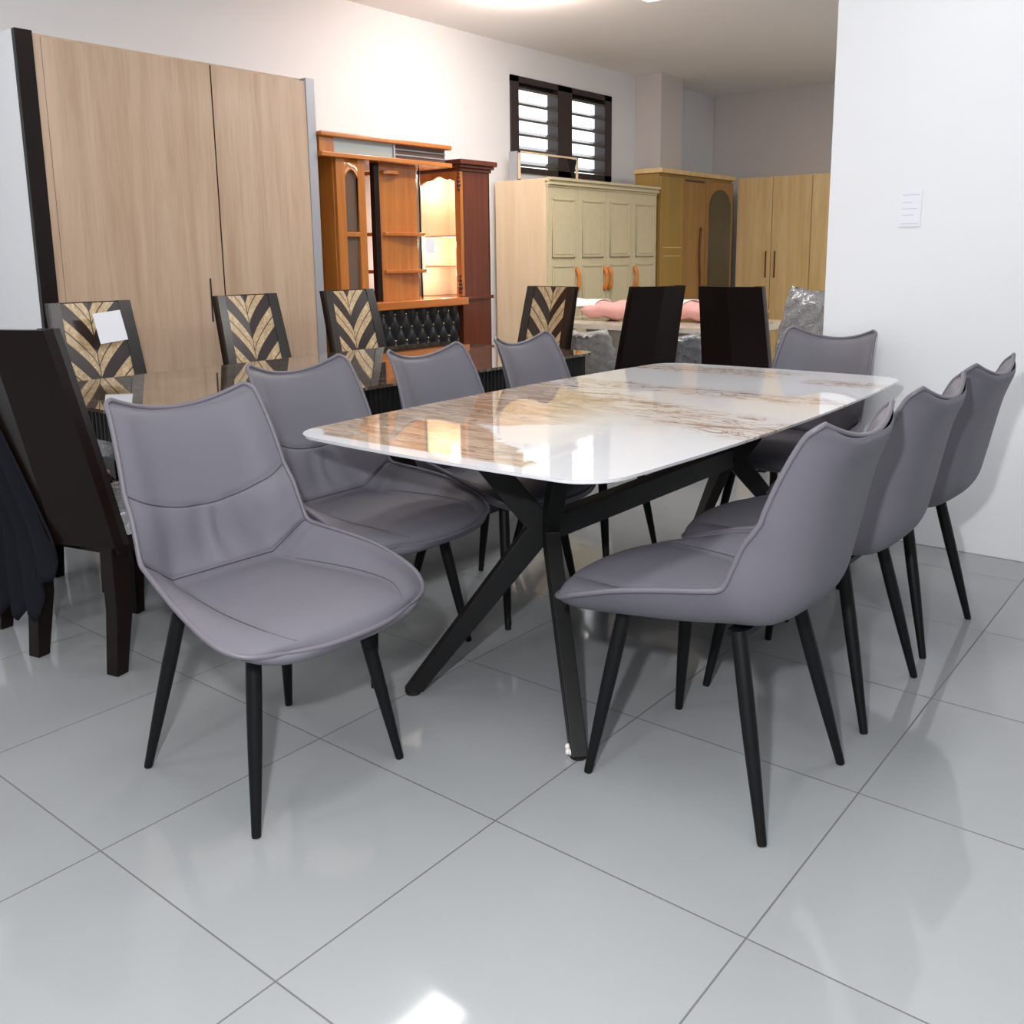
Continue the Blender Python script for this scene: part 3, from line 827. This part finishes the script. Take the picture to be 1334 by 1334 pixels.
def cushion(cx, cy, cz, hx, hy, hz, mat, name, rz=0.0, pinch=.25):
    rows = []
    for i in range(17):
        u = -1 + 2 * i / 16; r = []
        for j in range(17):
            v = -1 + 2 * j / 16
            r.append((u, v))
        rows.append(r)
    m = MB()
    for sg in (1, -1):
        g = []
        for r in rows:
            q = []
            for u, v in r:
                k = ((1 - u ** 4) * (1 - v ** 4)) ** .45
                f = 1 - pinch * (1 - max(abs(u), abs(v)) ** 4) * 0
                c, s = math.cos(rz), math.sin(rz)
                X = hx * u * (1 - .05 * (1 - v * v)); Y = hy * v * (1 - .05 * (1 - u * u))
                wob = .012 * math.sin(7 * u + 4 * v)
                q.append((cx + c * X - s * Y, cy + s * X + c * Y, cz + sg * hz * k + wob * k))
            g.append(q)
        m.grid(g, sg < 0)
    return m.build(name, mat, smooth=True)
for ci, (x, y, z, hx, hy, hz, r, lab) in enumerate((
    (-1.93, 5.10, .838, .24, .20, .062, .12, 'pink cushion with flared white wrapping at the left end of the pale marble table'),
    (-1.31, 5.25, .838, .18, .20, .062, -.05, 'pink cushion in white wrapping, between the two plain dark chair backs on the marble table'),
    (-0.98, 5.18, .840, .13, .20, .066, .2, 'pink cushion at the right end of the marble table, beside the tall wrapped chair'))):
    cu = cushion(x, y, z, hx, hy, hz, 'pink', 'cushion', r)
    tag(cu, lab, 'cushion', 'cushions on the pale marble table')
    if ci == 2: continue
    rows = []
    for i in range(9):
        f = i / 8; q = []
        for j in range(13):
            v = -1 + 2 * j / 12
            X = -hx * .55 - (hx * .45 + .16) * f + .035 * math.sin(7 * v + 1) * f * f
            Y = hy * v * (.85 - .25 * math.sin(PI * min(1, f * 1.3)) + .12 * f)
            Z = (hz * 1.03 * (1 - v * v) ** .45) * (1 - .55 * math.sin(PI * .5 * f)) + .045 * f * math.sin(5 * v + 2 * f) + .012
            q.append((x + math.cos(r) * X - math.sin(r) * Y, y + math.sin(r) * X + math.cos(r) * Y, z + max(Z, -.04)))
        rows.append(q)
    wr = MB().grid(rows).build('wrapping', 'whitecloth', cu, smooth=True)
    wr.modifiers.new('Solidify', 'SOLIDIFY').thickness = .006

def make_wrapped(top=1.02, mat='plastic'):
    t = thing('dining_chair', 'x', 'chair')
    rows = []
    for sg in (1, -1):
        g = []
        for i in range(22):
            f = i / 21; q = []
            for j in range(21):
                v = -1 + 2 * j / 20
                z = .40 + (top - .40) * f
                w = .235 - .03 * f - .03 * (max(0, f - .85) / .15) ** 2
                k = ((1 - v ** 4) * (1 - (2 * f - 1) ** 6)) ** .5
                q.append((-.20 - .13 * f + .05 * v * v + sg * .045 * k + .007 * math.sin(23 * v + 11 * f) + .006 * math.sin(31 * f - 9 * v), w * v, z - .03 * (1 - v * v) * (f > .9)))
            g.append(q)
        rows.append(g)
    m = MB(); m.grid(rows[0]); m.grid(rows[1], True)
    m.build('backrest', mat, t, smooth=True)
    m = MB()
    for sg in (1, -1):
        g = []
        for i in range(15):
            u = -1 + 2 * i / 14
            g.append([(.03 + .24 * u, .245 * (-1 + 2 * j / 14), .435 + sg * .05 * ((1 - u ** 4) * (1 - (-1 + 2 * j / 14) ** 4)) ** .5) for j in range(15)])
        m.grid(g, sg < 0)
    m.build('seat', mat, t, smooth=True)
    for fx in (.2, -.2):
        for sg in (-1, 1):
            MB().tube([(fx * .8, sg * .16, .41), (fx, sg * .2, 0)], [.018, .011], 10).build('leg', 'legblack', t, smooth='angle')
    return t
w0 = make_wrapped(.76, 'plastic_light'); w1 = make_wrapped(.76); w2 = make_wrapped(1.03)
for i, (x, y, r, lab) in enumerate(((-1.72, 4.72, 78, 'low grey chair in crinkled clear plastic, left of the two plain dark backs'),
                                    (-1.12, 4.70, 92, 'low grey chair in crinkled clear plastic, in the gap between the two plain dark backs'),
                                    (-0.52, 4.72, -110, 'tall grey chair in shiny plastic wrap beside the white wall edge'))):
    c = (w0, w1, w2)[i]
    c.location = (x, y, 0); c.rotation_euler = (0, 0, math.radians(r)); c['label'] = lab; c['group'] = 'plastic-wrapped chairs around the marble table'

# notice on the white wall
nt = thing('wall_notice', 'small white printed sheet fixed to the white wall', 'notice', (.635, 3.254, 1.41))
MB().box(-.042, .042, -.004, 0, -.072, .072).build('sheet', 'paper', nt)
for k, (z, w_) in enumerate(((.055, .034), (.025, .02), (.0, .03), (-.025, .024), (-.06, .034))):
    MB().box(-.034, -.034 + 2 * w_, -.0046, -.0039, z - .0016, z + .0016).build('printed_line', 'ink', nt)

# ------------------------------------------------------------------ light
world = bpy.data.worlds.new('World'); SC.world = world; world.use_nodes = True
bg = world.node_tree.nodes['Background']; bg.inputs[0].default_value = (0.93, 0.96, 1.0, 1); bg.inputs[1].default_value = 2.2
def light(name, ty, loc, energy, color=(1, 1, 1), size=0.1, size_y=None, rot=(0, 0, 0)):
    d = bpy.data.lights.new(name, ty); d.energy = energy; d.color = color
    if ty == 'AREA':
        d.shape = 'RECTANGLE'; d.size = size; d.size_y = size_y or size
    else: d.shadow_soft_size = size
    o = bpy.data.objects.new(name, d); COL.objects.link(o); o.location = loc; o.rotation_euler = rot
    return o
for i, (x, y) in enumerate(lamp_spots):
    e = 20 if y < -1 else 13 if y < 4 else 34 if y < 6 else 75
    light('unseen_fluorescent_light', 'AREA', (x, y, CZ - .07), e, (1, .98, .95), .24, 1.2)  # area light below each unseen fitting, added out of view
light('camera_flash', 'POINT', (1.64, -.90, 1.52), 165, (.97, .98, 1.0), .035)
light('cabinet_light', 'POINT', (-3.0, 4.44, 1.79), 6, (1, .86, .68), .03)
light('warm_ceiling_light', 'POINT', (-2.3, 4.45, 2.85), 38, (1, .84, .72), .12)
light('cabinet_light', 'POINT', (-3.0, 4.40, 1.34), 4, (1, .86, .68), .03)
light('cabinet_light', 'POINT', (-3.0, 4.40, 1.12), 2.5, (1, .86, .68), .03)

# ------------------------------------------------------------------ camera
yaw, pitch, roll = -.679, -.184, -.013
cy, sy, cp, sp_ = math.cos(yaw), math.sin(yaw), math.cos(pitch), math.sin(pitch)
f = Vector((sy * cp, cy * cp, sp_)); r = Vector((cy, -sy, 0)); u = r.cross(f)
cr, sr = math.cos(roll), math.sin(roll)
R_, U_ = cr * r + sr * u, -sr * r + cr * u
cam = bpy.data.cameras.new('Camera'); co = bpy.data.objects.new('Camera', cam); COL.objects.link(co)
mat = Matrix((R_, U_, -f)).transposed().to_4x4(); mat.translation = Vector((1.834, -.852, 1.239))
co.matrix_world = mat
cam.sensor_width = 36; cam.lens = 1224.08 / 1334 * 36
cam.shift_y = (561.8 - 667) / 1334
cam.clip_start = .05; cam.clip_end = 60
SC.camera = co
vs_ = SC.view_settings
vs_.view_transform = 'Standard'; vs_.look = 'None'; vs_.gamma = 1; vs_.use_curve_mapping = False; vs_.exposure = -0.1
